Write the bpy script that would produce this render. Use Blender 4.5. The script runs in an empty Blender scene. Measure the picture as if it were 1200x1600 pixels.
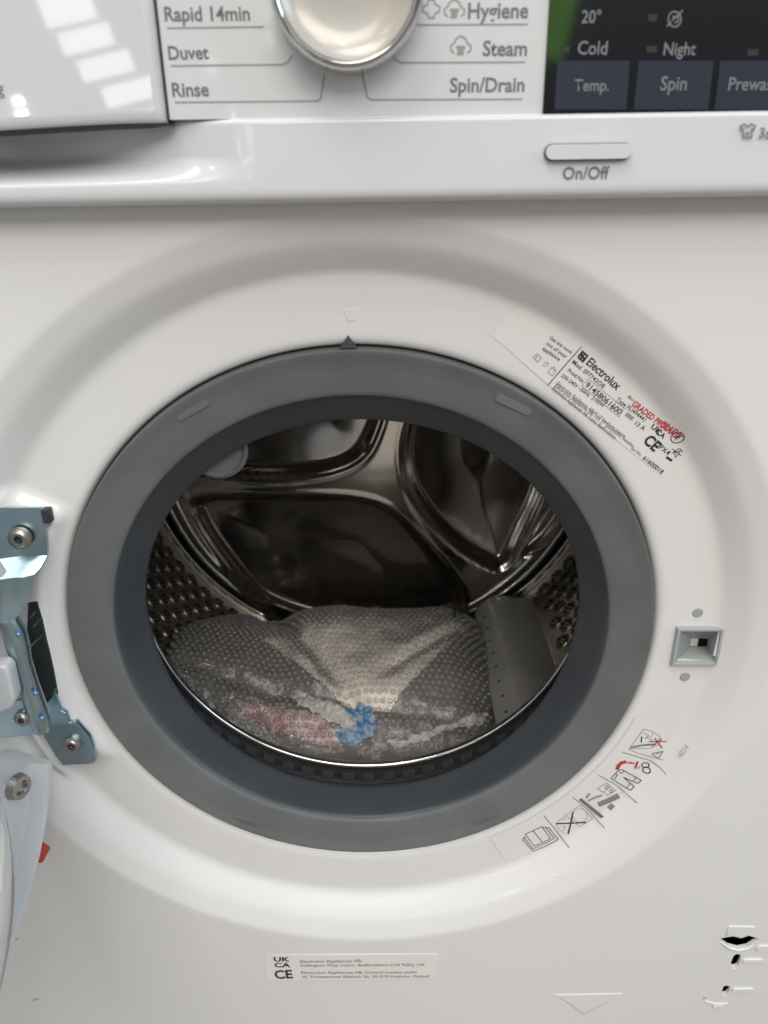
import bpy, bmesh, math, random
import numpy as np
from mathutils import Vector, Matrix, noise

random.seed(7); rng = np.random.default_rng(7)
SC = bpy.context.scene
COL = SC.collection
R = math.radians

# ------------------------------------------------------------------ camera
# origin: centre of the door opening, X right, Z up, Y into the machine
PITCH, YAW, ROLL = 0.421528, -0.0082625, -0.0154251
CAM = np.array([0.0175004, -0.3841060, 0.2522540]); FPX = 1223.87
_cy, _sy, _cp, _sp = math.cos(YAW), math.sin(YAW), math.cos(PITCH), math.sin(PITCH)
FW = np.array([_sy*_cp, _cy*_cp, -_sp]); RT0 = np.array([_cy, -_sy, 0.0]); UP0 = np.cross(RT0, FW)
RT = RT0*math.cos(ROLL) + UP0*math.sin(ROLL); UP = -RT0*math.sin(ROLL) + UP0*math.cos(ROLL)
cd = bpy.data.cameras.new('camera'); cam = bpy.data.objects.new('camera', cd); COL.objects.link(cam)
cd.sensor_fit = 'HORIZONTAL'; cd.sensor_width = 36; cd.lens = 36*FPX/1200; cd.clip_start = 0.01; cd.clip_end = 100
cam.matrix_world = Matrix(((RT[0], UP[0], -FW[0], CAM[0]), (RT[1], UP[1], -FW[1], CAM[1]), (RT[2], UP[2], -FW[2], CAM[2]), (0, 0, 0, 1)))
SC.camera = cam
cd.dof.use_dof = True; cd.dof.focus_distance = 0.47; cd.dof.aperture_fstop = 13
# ------------------------------------------------------------------ light
W = bpy.data.worlds.new('World'); SC.world = W; W.use_nodes = True
bg = W.node_tree.nodes['Background']; bg.inputs[1].default_value = 1.0
_n = W.node_tree.nodes; _l = W.node_tree.links; _tc = _n.new('ShaderNodeTexCoord'); _sx = _n.new('ShaderNodeSeparateXYZ'); _cr = _n.new('ShaderNodeValToRGB')   # dim hall: pale roof above, darker aisles at eye level
_mr = _n.new('ShaderNodeMapRange'); _mr.inputs[1].default_value = -1; _mr.inputs[2].default_value = 1
_l.new(_tc.outputs['Generated'], _sx.inputs[0]); _l.new(_sx.outputs['Z'], _mr.inputs[0]); _l.new(_mr.outputs[0], _cr.inputs[0]); _l.new(_cr.outputs[0], bg.inputs[0])
_e = _cr.color_ramp.elements; _e[0].position = .40; _e[0].color = (.16, .15, .14, 1); _e[1].position = 1.0; _e[1].color = (.58, .62, .69, 1)
_q = _e.new(.52); _q.color = (.22, .225, .235, 1); _q = _e.new(.66); _q.color = (.41, .43, .465, 1)
vs = SC.view_settings; vs.view_transform = 'Standard'; vs.look = 'None'; vs.exposure = 0.12; vs.gamma = 1.0; vs.use_curve_mapping = False
def area(name, loc, target, sx, sy, power, color):
    l = bpy.data.lights.new(name, 'AREA'); l.shape = 'RECTANGLE'; l.size = sx; l.size_y = sy; l.energy = power; l.color = color
    o = bpy.data.objects.new(name, l); COL.objects.link(o); o.location = loc
    o.rotation_euler = (Vector(target) - Vector(loc)).to_track_quat('-Z', 'Y').to_euler()
    return o
area('ceiling_lamp', (0.6, -3.2, 2.5), (0, 0, 0), 3.6, 1.3, 72, (1.0, 0.94, 0.86))
area('ceiling_lamp', (-0.5, -0.9, 2.6), (0, -0.1, 0), 1.6, 1.0, 22, (1.0, 0.96, 0.90))
for _p in ((-.7, -1.5, 2.6), (.8, -1.9, 2.6), (.1, -2.5, 2.6), (-1.6, -2.2, 2.6)): area('ceiling_spot', _p, (0, 0, 0), .10, .10, 3.6, (1.0, .93, .82))
area('window_lamp', (3.4, -1.2, 1.7), (0, 0, 0), 1.8, 1.6, 36, (0.64, 0.81, 1.0))

def rayd(px, py): return (px-600)/FPX*RT - (py-800)/FPX*UP + FW
def at(px, py, y):
    d = rayd(px, py); t = (y-CAM[1])/d[1]; return CAM + d*t
def reflect_at(px, py, dist, tilt=0.0):      # place a far lamp where the glossy front mirrors it
    d = rayd(px, py); d = d/np.linalg.norm(d); p = at(px, py, -0.034); r = np.array([d[0], -d[1], d[2]]); return p + r*dist
# a row of roof lights over the hall, mirrored in the drawer front
for (px, py, w, h) in ((105, 12, 64, 34), (135, 61, 66, 25), (166, 103, 68, 25), (207, 143, 76, 25), (218, 181, 60, 8)):
    p = reflect_at(px, py, 6.0); w, h = w*.0052, h*.0052
    o = area('roof_light', p, (-0.1, 0, 0.3), w, h, 17*w*h, (1.0, 0.98, 0.94)); o.rotation_euler.rotate_axis('Z', R(13))
for (px, py) in ((29, 158), (34, 178), (35, 187)):
    area('spot_lamp', reflect_at(px, py, 6.0), (-.1, 0, .3), .055, .035, .35, (1, .95, .85))
for (px, py, s) in ((418, 20, .10), (420, 60, .08), (330, 104, .07)):
    area('spot_lamp', reflect_at(px, py, 6.0), (-.1, 0, .3), s*.6, s*1.3, .5*s/.1, (1, .96, .9))

area('green_reflection_lamp', reflect_at(872, 25, 6.0), (.1, 0, .3), .20, .50, .62, (.22, .60, .05)).rotation_euler.rotate_axis('Z', R(-12))  # lamp added only to give the display its green reflection

# ------------------------------------------------------------------ materials
def srgb(r, g, b):
    f = lambda c: (c/255/12.92) if c/255 <= .04045 else ((c/255+.055)/1.055)**2.4
    return (f(r), f(g), f(b), 1)
def mat(name, col, rough=.4, metal=0.0, coat=0.0, bump=None, var=None, alpha=1.0, trans=0.0, ior=1.45, rvar=None, spec=None):
    m = bpy.data.materials.new(name); m.use_nodes = True; nt = m.node_tree; b = nt.nodes['Principled BSDF']
    if len(col) == 3: col = (*col, 1)
    b.inputs['Base Color'].default_value = col; b.inputs['Roughness'].default_value = rough; b.inputs['Metallic'].default_value = metal
    b.inputs['Coat Weight'].default_value = coat; b.inputs['Coat Roughness'].default_value = .05; b.inputs['IOR'].default_value = ior
    b.inputs['Alpha'].default_value = alpha; b.inputs['Transmission Weight'].default_value = trans
    if spec is not None: b.inputs['Specular IOR Level'].default_value = spec
    tc = nt.nodes.new('ShaderNodeTexCoord')
    def nz(scale, detail=3):
        n = nt.nodes.new('ShaderNodeTexNoise'); n.inputs['Scale'].default_value = scale; n.inputs['Detail'].default_value = detail
        nt.links.new(tc.outputs['Object'], n.inputs['Vector']); return n
    if var:            # (scale, other colour)
        n = nz(var[0]); mx = nt.nodes.new('ShaderNodeMix'); mx.data_type = 'RGBA'
        rp = nt.nodes.new('ShaderNodeMapRange'); rp.inputs[1].default_value = .35; rp.inputs[2].default_value = .65
        nt.links.new(n.outputs['Fac'], rp.inputs[0]); nt.links.new(rp.outputs[0], mx.inputs[0])
        mx.inputs[6].default_value = col; o = var[1]; mx.inputs[7].default_value = (*o, 1) if len(o) == 3 else o
        nt.links.new(mx.outputs[2], b.inputs['Base Color'])
    if rvar:           # (scale, lo, hi)
        n = nz(rvar[0], 5); rp = nt.nodes.new('ShaderNodeMapRange'); rp.inputs[3].default_value = rvar[1]; rp.inputs[4].default_value = rvar[2]
        rp.inputs[1].default_value = .3; rp.inputs[2].default_value = .7
        nt.links.new(n.outputs['Fac'], rp.inputs[0]); nt.links.new(rp.outputs[0], b.inputs['Roughness'])
    if bump:           # (scale, strength, distance)
        n = nz(bump[0], 4); bp = nt.nodes.new('ShaderNodeBump'); bp.inputs['Strength'].default_value = bump[1]; bp.inputs['Distance'].default_value = bump[2]
        nt.links.new(n.outputs['Fac'], bp.inputs['Height']); nt.links.new(bp.outputs[0], b.inputs['Normal'])
    return m
M = {}
M['enamel'] = mat('white_enamel', (.735, .728, .712), .22, coat=.3, var=(3, (.715, .708, .69)), bump=(900, .03, .0004), rvar=(6, .18, .27))
M['plastic'] = mat('white_plastic', (.645, .655, .665), .16, coat=.2, rvar=(5, .13, .22), bump=(350, .015, .0004))
M['drawer'] = mat('drawer_plastic', (.625, .635, .645), .025, coat=.5, bump=(7, .02, .0006))
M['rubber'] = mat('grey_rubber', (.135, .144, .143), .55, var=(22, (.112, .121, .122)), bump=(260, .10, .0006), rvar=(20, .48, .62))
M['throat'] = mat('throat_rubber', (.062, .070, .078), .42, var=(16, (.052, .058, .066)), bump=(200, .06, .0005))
M['rubber_dark'] = mat('dark_rubber', (.012, .012, .013), .6)
M['black'] = mat('black_void', (.004, .004, .004), .9)
M['glass_black'] = mat('display_glass', (.004, .004, .005), .05, coat=.5, bump=(6, .01, .002))
M['key'] = mat('key_blue_grey', (.030, .036, .052), .22)
M['print_light'] = mat('print_light_grey', (.20, .20, .21), .5)
M['print_grey'] = mat('print_grey', (.17, .165, .18), .5)
M['print_dark'] = mat('print_black', (.035, .033, .037), .5)
M['print_mid'] = mat('print_mid_grey', (.30, .30, .29), .5)
M['print_red'] = mat('print_red', (.50, .035, .045), .5)
M['sticker'] = mat('sticker_film', (.735, .722, .70), .30)
M['sticker_warm'] = mat('sticker_paper', (.755, .73, .69), .4)
M['chrome'] = mat('chrome', (.60, .59, .56), .06, 1.0)
M['dialface'] = mat('dial_face', (.48, .46, .42), .26, metal=.15, coat=.2, var=(40, (.50, .47, .42)))
M['zinc'] = mat('zinc_steel', (.36, .52, .60), .28, 1.0, var=(38, (.48, .57, .58)), rvar=(30, .2, .38), bump=(120, .05, .001))
M['screw'] = mat('screw_steel', (.40, .39, .36), .35, 1.0)
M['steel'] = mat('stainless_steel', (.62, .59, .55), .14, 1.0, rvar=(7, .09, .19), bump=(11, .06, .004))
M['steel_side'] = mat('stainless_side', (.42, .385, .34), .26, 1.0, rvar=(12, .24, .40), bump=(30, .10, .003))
M['steel_lip'] = mat('stainless_lip', (.66, .64, .60), .16, 1.0)
M['lifter'] = mat('lifter_plastic', (.34, .33, .31), .36, bump=(60, .05, .001))
M['latch'] = mat('latch_grey', (.36, .39, .39), .42, bump=(120, .03, .0006))
M['plug'] = mat('plug_grey', (.34, .35, .34), .5)
M['nozzle'] = mat('nozzle_grey', (.13, .14, .14), .45)
M['cream'] = mat('cream_plastic', (.60, .58, .50), .4)
M['red'] = mat('red_plastic', (.50, .03, .03), .35)
M['glass'] = mat('door_glass', (.93, .97, .95), .02, trans=1.0, ior=1.47)
M['film'] = mat('bubble_film', (.62, .60, .57), .12, alpha=.34, bump=(55, .5, .006))
M['bubble'] = mat('bubble_plastic', (.66, .64, .61), .07, alpha=.42)
def film(name, col, fac, rough, bump):
    m = bpy.data.materials.new(name); m.use_nodes = True; nt = m.node_tree; nt.nodes.clear(); N = nt.nodes.new; L = nt.links.new
    out = N('ShaderNodeOutputMaterial'); tr = N('ShaderNodeBsdfTransparent'); df = N('ShaderNodeBsdfDiffuse'); gl_ = N('ShaderNodeBsdfGlossy'); m1 = N('ShaderNodeMixShader'); m2 = N('ShaderNodeMixShader'); fr = N('ShaderNodeFresnel')
    df.inputs[0].default_value = (*col, 1); m1.inputs[0].default_value = fac; gl_.inputs['Roughness'].default_value = rough; fr.inputs[0].default_value = 1.5
    L(tr.outputs[0], m1.inputs[1]); L(df.outputs[0], m1.inputs[2]); L(fr.outputs[0], m2.inputs[0]); L(m1.outputs[0], m2.inputs[1]); L(gl_.outputs[0], m2.inputs[2]); L(m2.outputs[0], out.inputs[0])
    tc = N('ShaderNodeTexCoord'); n = N('ShaderNodeTexNoise'); n.inputs['Scale'].default_value = bump[0]; n.inputs['Detail'].default_value = 5; bp = N('ShaderNodeBump'); bp.inputs['Strength'].default_value = bump[1]; bp.inputs['Distance'].default_value = bump[2]
    L(tc.outputs['Object'], n.inputs[0]); L(n.outputs['Fac'], bp.inputs['Height']); L(bp.outputs[0], gl_.inputs['Normal']); L(bp.outputs[0], fr.inputs['Normal'])
    return m
M['film'] = film('bubble_film', (.62, .60, .57), .21, .10, (75, .55, .005)); M['bubble'] = film('bubble_plastic', (.70, .68, .65), .20, .05, (300, .3, .001))
M['foam'] = mat('foam_sheet', (.80, .75, .67), .75, var=(25, (.74, .69, .62)), bump=(140, .2, .002))
M['tape_blue'] = mat('blue_tape', (.07, .20, .40), .22, var=(140, (.30, .42, .55)), alpha=.9, bump=(90, .8, .004))
M['tape_clear'] = mat('white_tape', (.60, .58, .54), .18, alpha=.8, bump=(80, .9, .005))
M['leaflet'] = mat('red_leaflet', (.36, .09, .09), .35, var=(60, (.48, .38, .38)), bump=(70, .7, .004))
M['darkstuff'] = mat('dark_packing', (.055, .05, .047), .5, var=(26, (.12, .108, .10)), bump=(50, .6, .004))
M['navy'] = mat('navy_tape', (.02, .025, .08), .4)
M['concrete'] = mat('floor_vinyl', (.29, .25, .21), .45, var=(2.5, (.25, .215, .18)), bump=(40, .05, .002))

# ------------------------------------------------------------------ mesh helpers
def finish(me, smooth=True, ang=35):
    if smooth:
        me.polygons.foreach_set('use_smooth', [True]*len(me.polygons))
        me.set_sharp_from_angle(angle=R(ang))
def obj(name, me, m, parent=None, label=None):
    o = bpy.data.objects.new(name, me); COL.objects.link(o)
    if m is not None: me.materials.clear(); me.materials.append(M[m] if isinstance(m, str) else m)
    if parent is not None:
        o.parent = parent; o.matrix_parent_inverse = PINV.get(parent.name, Matrix())
    if label: o['label'] = label
    return o
PINV = {}
def pydata(name, v, f, smooth=True, ang=35):
    me = bpy.data.meshes.new(name); me.from_pydata([tuple(map(float, p)) for p in v], [], f); me.update(); finish(me, smooth, ang); return me
def frombm(name, bm, smooth=True, ang=35, normals=True):
    if normals: bmesh.ops.recalc_face_normals(bm, faces=bm.faces)
    me = bpy.data.meshes.new(name); bm.to_mesh(me); bm.free(); finish(me, smooth, ang); return me
def lathe(prof, n=192, cx=0, cz=0, mod=None, closed=False, a0=0, a1=2*math.pi):
    """prof: list of (r, y); axis along Y through (cx, cz)"""
    v = []; f = []; k = len(prof); full = abs(a1-a0-2*math.pi) < 1e-6; cols = n if full else n+1
    for i in range(cols):
        a = a0+(a1-a0)*i/n
        for j, (r, y) in enumerate(prof):
            if mod: r, y = mod(a, j, r, y)
            v.append((cx+r*math.cos(a), y, cz+r*math.sin(a)))
    for i in range(n):
        i2 = (i+1) % cols
        for j in range(k if closed else k-1):
            j2 = (j+1) % k
            f.append((i*k+j, i*k+j2, i2*k+j2, i2*k+j))
    return v, f
def fixn(me):
    bm = bmesh.new(); bm.from_mesh(me); bmesh.ops.remove_doubles(bm, verts=bm.verts, dist=1e-6); bmesh.ops.recalc_face_normals(bm, faces=bm.faces); bm.to_mesh(me); bm.free()
def prism(name, pts, y0, y1, bevel=0.0, smooth=True, segs=2):
    """pts: (x,z) outline; y0 front, y1 back"""
    bm = bmesh.new(); vs_ = [bm.verts.new((p[0], y0, p[1])) for p in pts]; fc = bm.faces.new(vs_)
    ex = bmesh.ops.extrude_face_region(bm, geom=[fc]); vv = [g for g in ex['geom'] if isinstance(g, bmesh.types.BMVert)]
    bmesh.ops.translate(bm, verts=vv, vec=(0, y1-y0, 0))
    bmesh.ops.recalc_face_normals(bm, faces=bm.faces)
    if bevel: bmesh.ops.bevel(bm, geom=[e for e in bm.edges], offset=bevel, segments=segs, profile=.5, affect='EDGES', clamp_overlap=True)
    me = frombm(name, bm, smooth, 40)
    for p_ in me.polygons:
        if abs(p_.normal.y) > .999: p_.use_smooth = False
    return me
def box(name, x0, x1, y0, y1, z0, z1, bevel=0.0, segs=2):
    return prism(name, [(x0, z0), (x1, z0), (x1, z1), (x0, z1)], y0, y1, bevel, True, segs)
def pxpoly(pts, y): return [(at(a, b, y)[0], at(a, b, y)[2]) for a, b in pts]
def ribbon_mesh(name, polys, width, y, thick=0.00012):
    """polylines in (x,z) drawn as thin raised strokes"""
    bm = bmesh.new()
    for poly in polys:
        for i in range(len(poly)-1):
            p = np.array(poly[i], float); q = np.array(poly[i+1], float); d = q-p; l = np.linalg.norm(d)
            if l < 1e-9: continue
            d = d/l; e0 = d*width*.42 if i > 0 else 0; e1 = d*width*.42 if i < len(poly)-2 else 0
            nrm = np.array([-d[1], d[0]])*width/2; p = p-e0; q = q+e1; yy = y-thick-(.000004 if i % 2 else 0)
            bm.faces.new([bm.verts.new((w[0], yy, w[1])) for w in (p+nrm, p-nrm, q-nrm, q+nrm)])
    return frombm(name, bm, False, normals=False)
def circle(cx, cz, r, n=24): return [(cx+r*math.cos(2*math.pi*i/n), cz+r*math.sin(2*math.pi*i/n)) for i in range(n+1)]
def text_mesh(body, off=0.0):
    c = bpy.data.curves.new('t', 'FONT'); c.body = body; c.resolution_u = 3; c.offset = off
    o = bpy.data.objects.new('t', c); COL.objects.link(o)
    dg = bpy.context.evaluated_depsgraph_get(); me = bpy.data.meshes.new_from_object(o.evaluated_get(dg))
    bpy.data.objects.remove(o); bpy.data.curves.remove(c); return me
def text_px(name, body, p0, p1, y, m, parent, hk=1.0, off=0.0, label=None, raise_=0.00015):
    """text whose baseline runs from pixel p0 to p1 on the plane y; hk stretches its height"""
    A = at(*p0, y); B = at(*p1, y); d = B-A; L = math.hypot(d[0], d[2]); ex = Vector((d[0]/L, 0, d[2]/L)); ez = Vector((-ex.z, 0, ex.x))
    me = text_mesh(body, off); xs = [v.co.x for v in me.vertices]; x0, x1 = min(xs), max(xs); s = L/(x1-x0)
    for v in me.vertices:
        v.co = Vector((A[0], y-raise_, A[2])) + ex*((v.co.x-x0)*s) + ez*(v.co.y*s*hk)
    me.update()
    o = obj(name, me, m, parent, label); return o
def merge(meshes):
    bm = bmesh.new()
    for me in meshes: bm.from_mesh(me)
    out = bpy.data.meshes.new('m'); bm.to_mesh(out); bm.free(); return out
def sm(e0, e1, x):
    t = np.clip((x-e0)/(e1-e0), 0, 1); return t*t*(3-2*t)

# ------------------------------------------------------------------ floor
FZ = -0.43
fl = obj('floor', box('floor', -4, 4, -6, 2, FZ-.02, FZ), 'concrete'); fl['kind'] = 'structure'

# ------------------------------------------------------------------ washing machine
wm = bpy.data.objects.new('washing_machine', None); COL.objects.link(wm); wm.location = (0, .25, FZ); wm.empty_display_size = .05
wm['label'] = 'white built-in front-loading washing machine with its round door standing open'; wm['category'] = 'washing machine'
PINV['washing_machine'] = Matrix.Translation((0, .25, FZ)).inverted()
PY = -0.0167      # front panel plane
HALF = .298; ZT = .395; ZB = FZ+.03; CPZ = .2365
# --- cabinet shell (sides, back, top, bottom)
def cabinet():
    bm = bmesh.new()
    def b(x0, x1, y0, y1, z0, z1):
        vv = [bm.verts.new(p) for p in ((x0, y0, z0), (x1, y0, z0), (x1, y1, z0), (x0, y1, z0), (x0, y0, z1), (x1, y0, z1), (x1, y1, z1), (x0, y1, z1))]
        for q in ((0, 3, 2, 1), (4, 5, 6, 7), (0, 1, 5, 4), (1, 2, 6, 5), (2, 3, 7, 6), (3, 0, 4, 7)): bm.faces.new([vv[i] for i in q])
    b(-HALF, -HALF+.004, PY+.0015, .52, ZB, ZT); b(HALF-.004, HALF, PY+.0015, .52, ZB, ZT)
    b(-HALF+.004, HALF-.004, .516, .52, ZB, ZT); b(-HALF+.004, HALF-.004, PY+.002, .516, ZT-.004, ZT); b(-HALF+.004, HALF-.004, PY+.0025, .516, ZB, ZB+.004)
    return frombm('cabinet', bm, False)
obj('cabinet', cabinet(), 'enamel', wm)
for (x, y) in ((-.25, .04), (.25, .04), (-.25, .47), (.25, .47)):
    v, f = lathe([(0, 0), (.022, 0), (.022, .010), (.009, .012), (.009, .032), (0, .032)], 24)
    v = [(x+a, y+c, FZ+b) for a, b, c in v]; obj('foot', pydata('foot', v, f), 'rubber_dark', wm)

# --- front panel: pressed sheet with a dish round the opening
RD = .2360
DISH = [(.1600, .0200), (.1680, .0150), (.1690, .0070), (.1698, .0030), (.1712, .0011), (.1735, .0003), (.1755, .0001), (.1775, .0), (.1795, .0), (.1815, -.0001), (.1835, -.0001), (.1855, -.0001), (.1875, -.0002), (.1895, -.0002), (.1915, -.0002), (.1935, -.0002), (.1955, -.0003), (.1975, -.0003), (.1995, -.0003),
        (.2015, -.0004), (.2035, -.0007), (.2052, -.0014), (.2068, -.0025), (.2085, -.0039), (.2105, -.0056), (.2125, -.0072), (.2145, -.0088), (.2165, -.0103), (.2180, -.0113), (.2194, -.0121), (.2210, -.0128), (.2230, -.0136), (.2250, -.0143), (.2270, -.0151), (.2288, -.0157), (.2302, -.0162), (.2314, -.0165), (.2330, PY), (RD, PY)]
NA = 576
def pad(a, r):   # pressed pad that carries the hinge, on the left
    d = math.degrees(a) % 360
    return float(sm(150.5, 154.5, d)*(1-sm(203, 210, d))*sm(.1735, .181, r))
def inside(pt, poly):
    c = False; n = len(poly)
    for i in range(n):
        x1, z1 = poly[i]; x2, z2 = poly[i-1]
        if (z1 > pt[1]) != (z2 > pt[1]) and pt[0] < (x2-x1)*(pt[1]-z1)/(z2-z1)+x1: c = not c
    return c
LATCH = [tuple(p) for p in pxpoly([(1063, 986), (1128, 986), (1118, 1037), (1053, 1037)], -.003)]
def front_panel():
    bm = bmesh.new(); rows = []
    for i in range(NA):
        a = 2*math.pi*i/NA; row = []
        for (r, y) in DISH:
            row.append(bm.verts.new((r*math.cos(a), min(y, y-(.0062*pad(a, r) if y > -.009 else 0)) if y > -.0050 else y, r*math.sin(a))))
        rows.append(row)
    for i in range(NA):
        p, q = rows[i], rows[(i+1) % NA]
        for j in range(len(DISH)-1):
            if all(inside((w.co.x, w.co.z), LATCH) for w in (p[j], p[j+1], q[j+1], q[j])): continue
            bm.faces.new((p[j], p[j+1], q[j+1], q[j])).smooth = True
    ring = [bm.edges.get((rows[i][-1], rows[(i+1) % NA][-1])) for i in range(NA)]
    edges = list(ring)
    def loop(pts, y=PY):
        vv = [bm.verts.new((p[0], y, p[1])) for p in pts]
        return vv, [bm.edges.new((vv[i], vv[(i+1) % len(vv)])) for i in range(len(vv))]
    zt = CPZ+.012
    vo, eo = loop([(-HALF, ZB), (0, ZB), (HALF, ZB), (HALF, -.1), (HALF, zt), (0, zt), (-HALF, zt), (-HALF, 0)]); edges += eo
    hv = []
    for h in HOLES:
        v1, e1 = loop(h); edges += e1; hv.append(v1)
    tri = pxpoly([(866, 1553), (919, 1552), (974, 1551), (944, 1568), (912, 1587), (889, 1569)], PY)
    tv, te = loop(tri); edges += te
    res = bmesh.ops.triangle_fill(bm, use_beauty=True, use_dissolve=False, edges=edges, normal=(0, -1, 0))
    # drop faces that filled a hole
    for fc in [g for g in res['geom'] if isinstance(g, bmesh.types.BMFace)]:
        c = fc.calc_center_median(); p = (c.x, c.z)
        if any(inside(p, h) for h in HOLES) or inside(p, tri) or math.hypot(*p) < RD*.999: bm.faces.remove(fc)
    for vv in hv:                                   # punched edges turned inwards
        n = len(vv); cx = sum(v.co.x for v in vv)/n; cz = sum(v.co.z for v in vv)/n
        prev = vv
        for (k, dy) in ((.99, .0005), (.97, .0012), (.965, .0022)):
            cur = [bm.verts.new((cx+(v.co.x-cx)*k, PY+dy, cz+(v.co.z-cz)*k)) for v in vv]
            for i in range(n): bm.faces.new((prev[i], prev[(i+1) % n], cur[(i+1) % n], cur[i]))
            prev = cur
    n = len(tv); cx = sum(v.co.x for v in tv)/n; cz = sum(v.co.z for v in tv)/n; cz += .002
    cur = [bm.verts.new((cx+(v.co.x-cx)*.93, PY-.0005, cz+(v.co.z-cz)*.82)) for v in tv]
    for i in range(n): bm.faces.new((tv[i], tv[(i+1) % n], cur[(i+1) % n], cur[i]))
    bm.faces.new(cur)
    # rolled border
    n = len(vo); back = [bm.verts.new((v.co.x*1.0, PY+.0013, v.co.z)) for v in vo]
    for i in range(n): bm.faces.new((vo[i], vo[(i+1) % n], back[(i+1) % n], back[i]))
    bmesh.ops.recalc_face_normals(bm, faces=bm.faces)
    me = bpy.data.meshes.new('front_panel'); bm.to_mesh(me); bm.free(); return me
def rr(cx, cz, w, h, r, skew=0, n=4):
    out = []
    for (sx, sz, a0) in ((1, 1, 0), (-1, 1, 90), (-1, -1, 180), (1, -1, 270)):
        for k in range(n+1):
            a = R(a0+90*k/n); x = sx*(w/2-r)+r*math.cos(a); z = sz*(h/2-r)+r*math.sin(a); out.append((cx+x+skew*z, cz+z))
    return out
def wpx(pts): return pxpoly(pts, PY)
HOLES = [
    wpx([(1121, 1468), (1132, 1465), (1146, 1463), (1158, 1466), (1170, 1462), (1180, 1465), (1188, 1468), (1177, 1473), (1168, 1479), (1153, 1482), (1138, 1478), (1129, 1472)]),
    wpx([(1150, 1491), (1157, 1491), (1157, 1500), (1153, 1509), (1149, 1511), (1142, 1511), (1142, 1504), (1146, 1494)]),
    wpx([(1135, 1540), (1141, 1541), (1139, 1549), (1135, 1553), (1128, 1554), (1128, 1548), (1131, 1541)]),
    wpx([(1096, 1560), (1101, 1558), (1104, 1561), (1099, 1564)]),
    wpx([(22, 1467), (28, 1466), (28, 1469), (22, 1470)]),
    wpx([(50, 1562), (59, 1560), (60, 1563), (51, 1565)]),
]
obj('front_panel', front_panel(), 'enamel', wm)
obj('panel_backing', box('panel_backing', -HALF+.006, HALF-.006, .022, .024, ZB+.006, -.236), 'black', wm)
def tube_px(ln, r, n=8):
    pth = [at(a, b, PY) for a, b in ln]; v_ = []; f_ = []
    for i, p in enumerate(pth):
        d = pth[min(i+1, len(pth)-1)]-pth[max(i-1, 0)]; d = d/np.linalg.norm(d); a = np.cross(d, (0, 1., 0)); k_ = .35 if i in (0, len(pth)-1) else 1
        for q in range(n): t = 2*math.pi*q/n; v_.append(p+k_*r*(a*math.cos(t)+np.array([0, 1., 0])*math.sin(t)))
    for i in range(len(pth)-1):
        for q in range(n): f_.append((i*n+q, i*n+(q+1) % n, (i+1)*n+(q+1) % n, (i+1)*n+q))
    f_ += [tuple(range(n)), tuple(range((len(pth)-1)*n, len(pth)*n))]
    me = pydata('pressed_rib', v_, f_, True, 60); fixn(me); finish(me, True, 60); return me
# raised pressings beside the slots
for (a, b, w) in (((1160, 1501), (1192, 1500), .0034), ((1144, 1546), (1177, 1546), .0034), ((1182, 1479), (1215, 1483), .006), ((1113, 1572), (1130, 1572), .004)):
    A = at(*a, PY); B = at(*b, PY); 
    me = prism('pressing', rr((A[0]+B[0])/2, (A[2]+B[2])/2, abs(B[0]-A[0]), w, w*.45), PY-.0011, PY+.0005, .0006)
    obj('pressed_rib', me, 'enamel', wm)
for ln in ([(1124, 1471), (1130, 1474.5), (1139, 1481), (1153, 1485), (1168, 1482), (1178, 1476)], [(1144, 1513.5), (1150, 1513.5)], [(1129, 1556.5), (1135, 1556)]):
    obj('pressed_rib', tube_px(ln, .0010), 'enamel', wm)
tab = wpx([(1138, 1446), (1180, 1447), (1173, 1459.5), (1158, 1463), (1146, 1460), (1134, 1461)])
obj('pressed_tab', prism('pressed_tab', tab, PY-.0009, PY+.0004, .0005), 'enamel', wm)
sw = wpx([(1101, 1563), (1118, 1567), (1138, 1567), (1138, 1569), (1116, 1570), (1101, 1566)])
obj('pressed_rib', prism('pressed_rib', sw, PY-.0007, PY+.0004, .0004), 'enamel', wm)

# --- position mark on the ring and moulded arrow
obj('position_mark', prism('position_mark', pxpoly([(530, 544), (558, 544), (544, 524)], -.0005), -.0009, .002, .0002), mat('mark_grey', (.06, .06, .06), .5), wm)
obj('moulded_arrow', prism('moulded_arrow', pxpoly([(536, 482), (562, 481), (556, 500), (545, 503), (541, 498)], 0), -.0004, .0008, .0003), 'enamel', wm)
for (px, py) in ((1090, 957), (1070, 1057)):
    p = at(px, py, 0); v, f = lathe([(0, -.0008), (.0026, -.0008), (.0030, -.0004), (.0030, .001)], 28, p[0], p[2])
    obj('blind_plug', pydata('blind_plug', v, f), 'plug', wm)

# --- door latch: grey funnel with a slot
def latch():
    o4 = pxpoly([(1060, 983), (1131, 983), (1121, 1040), (1050, 1040)], -.003)
    bm = bmesh.new()
    C = np.mean(np.array(o4), 0)
    ins = pxpoly([(1079, 1000), (1106, 1000), (1105, 1011), (1078, 1011)], .006)
    def ringv(pts, y): return [bm.verts.new((p[0], y, p[1])) for p in pts]
    sc = lambda k: [tuple(C+(np.array(p)-C)*k) for p in o4]
    loops = [ringv(sc(1.03), .001), ringv(sc(1.03), -.0026), ringv(sc(1.0), -.0034), ringv(sc(.90), -.0034), ringv(sc(.88), -.0028)]
    asym = pxpoly([(1079, 997), (1107, 998), (1106, 1012), (1077, 1012)], .011)
    loops.append(ringv(asym, .011))
    for a, b in zip(loops, loops[1:]):
        for i in range(4): bm.faces.new((a[i], a[(i+1) % 4], b[(i+1) % 4], b[i]))
    bottom = ringv(asym, .0125); 
    for i in range(4): bm.faces.new((loops[-1][i], loops[-1][(i+1) % 4], bottom[(i+1) % 4], bottom[i]))
    return frombm('latch', bm, True, 30), asym
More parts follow.
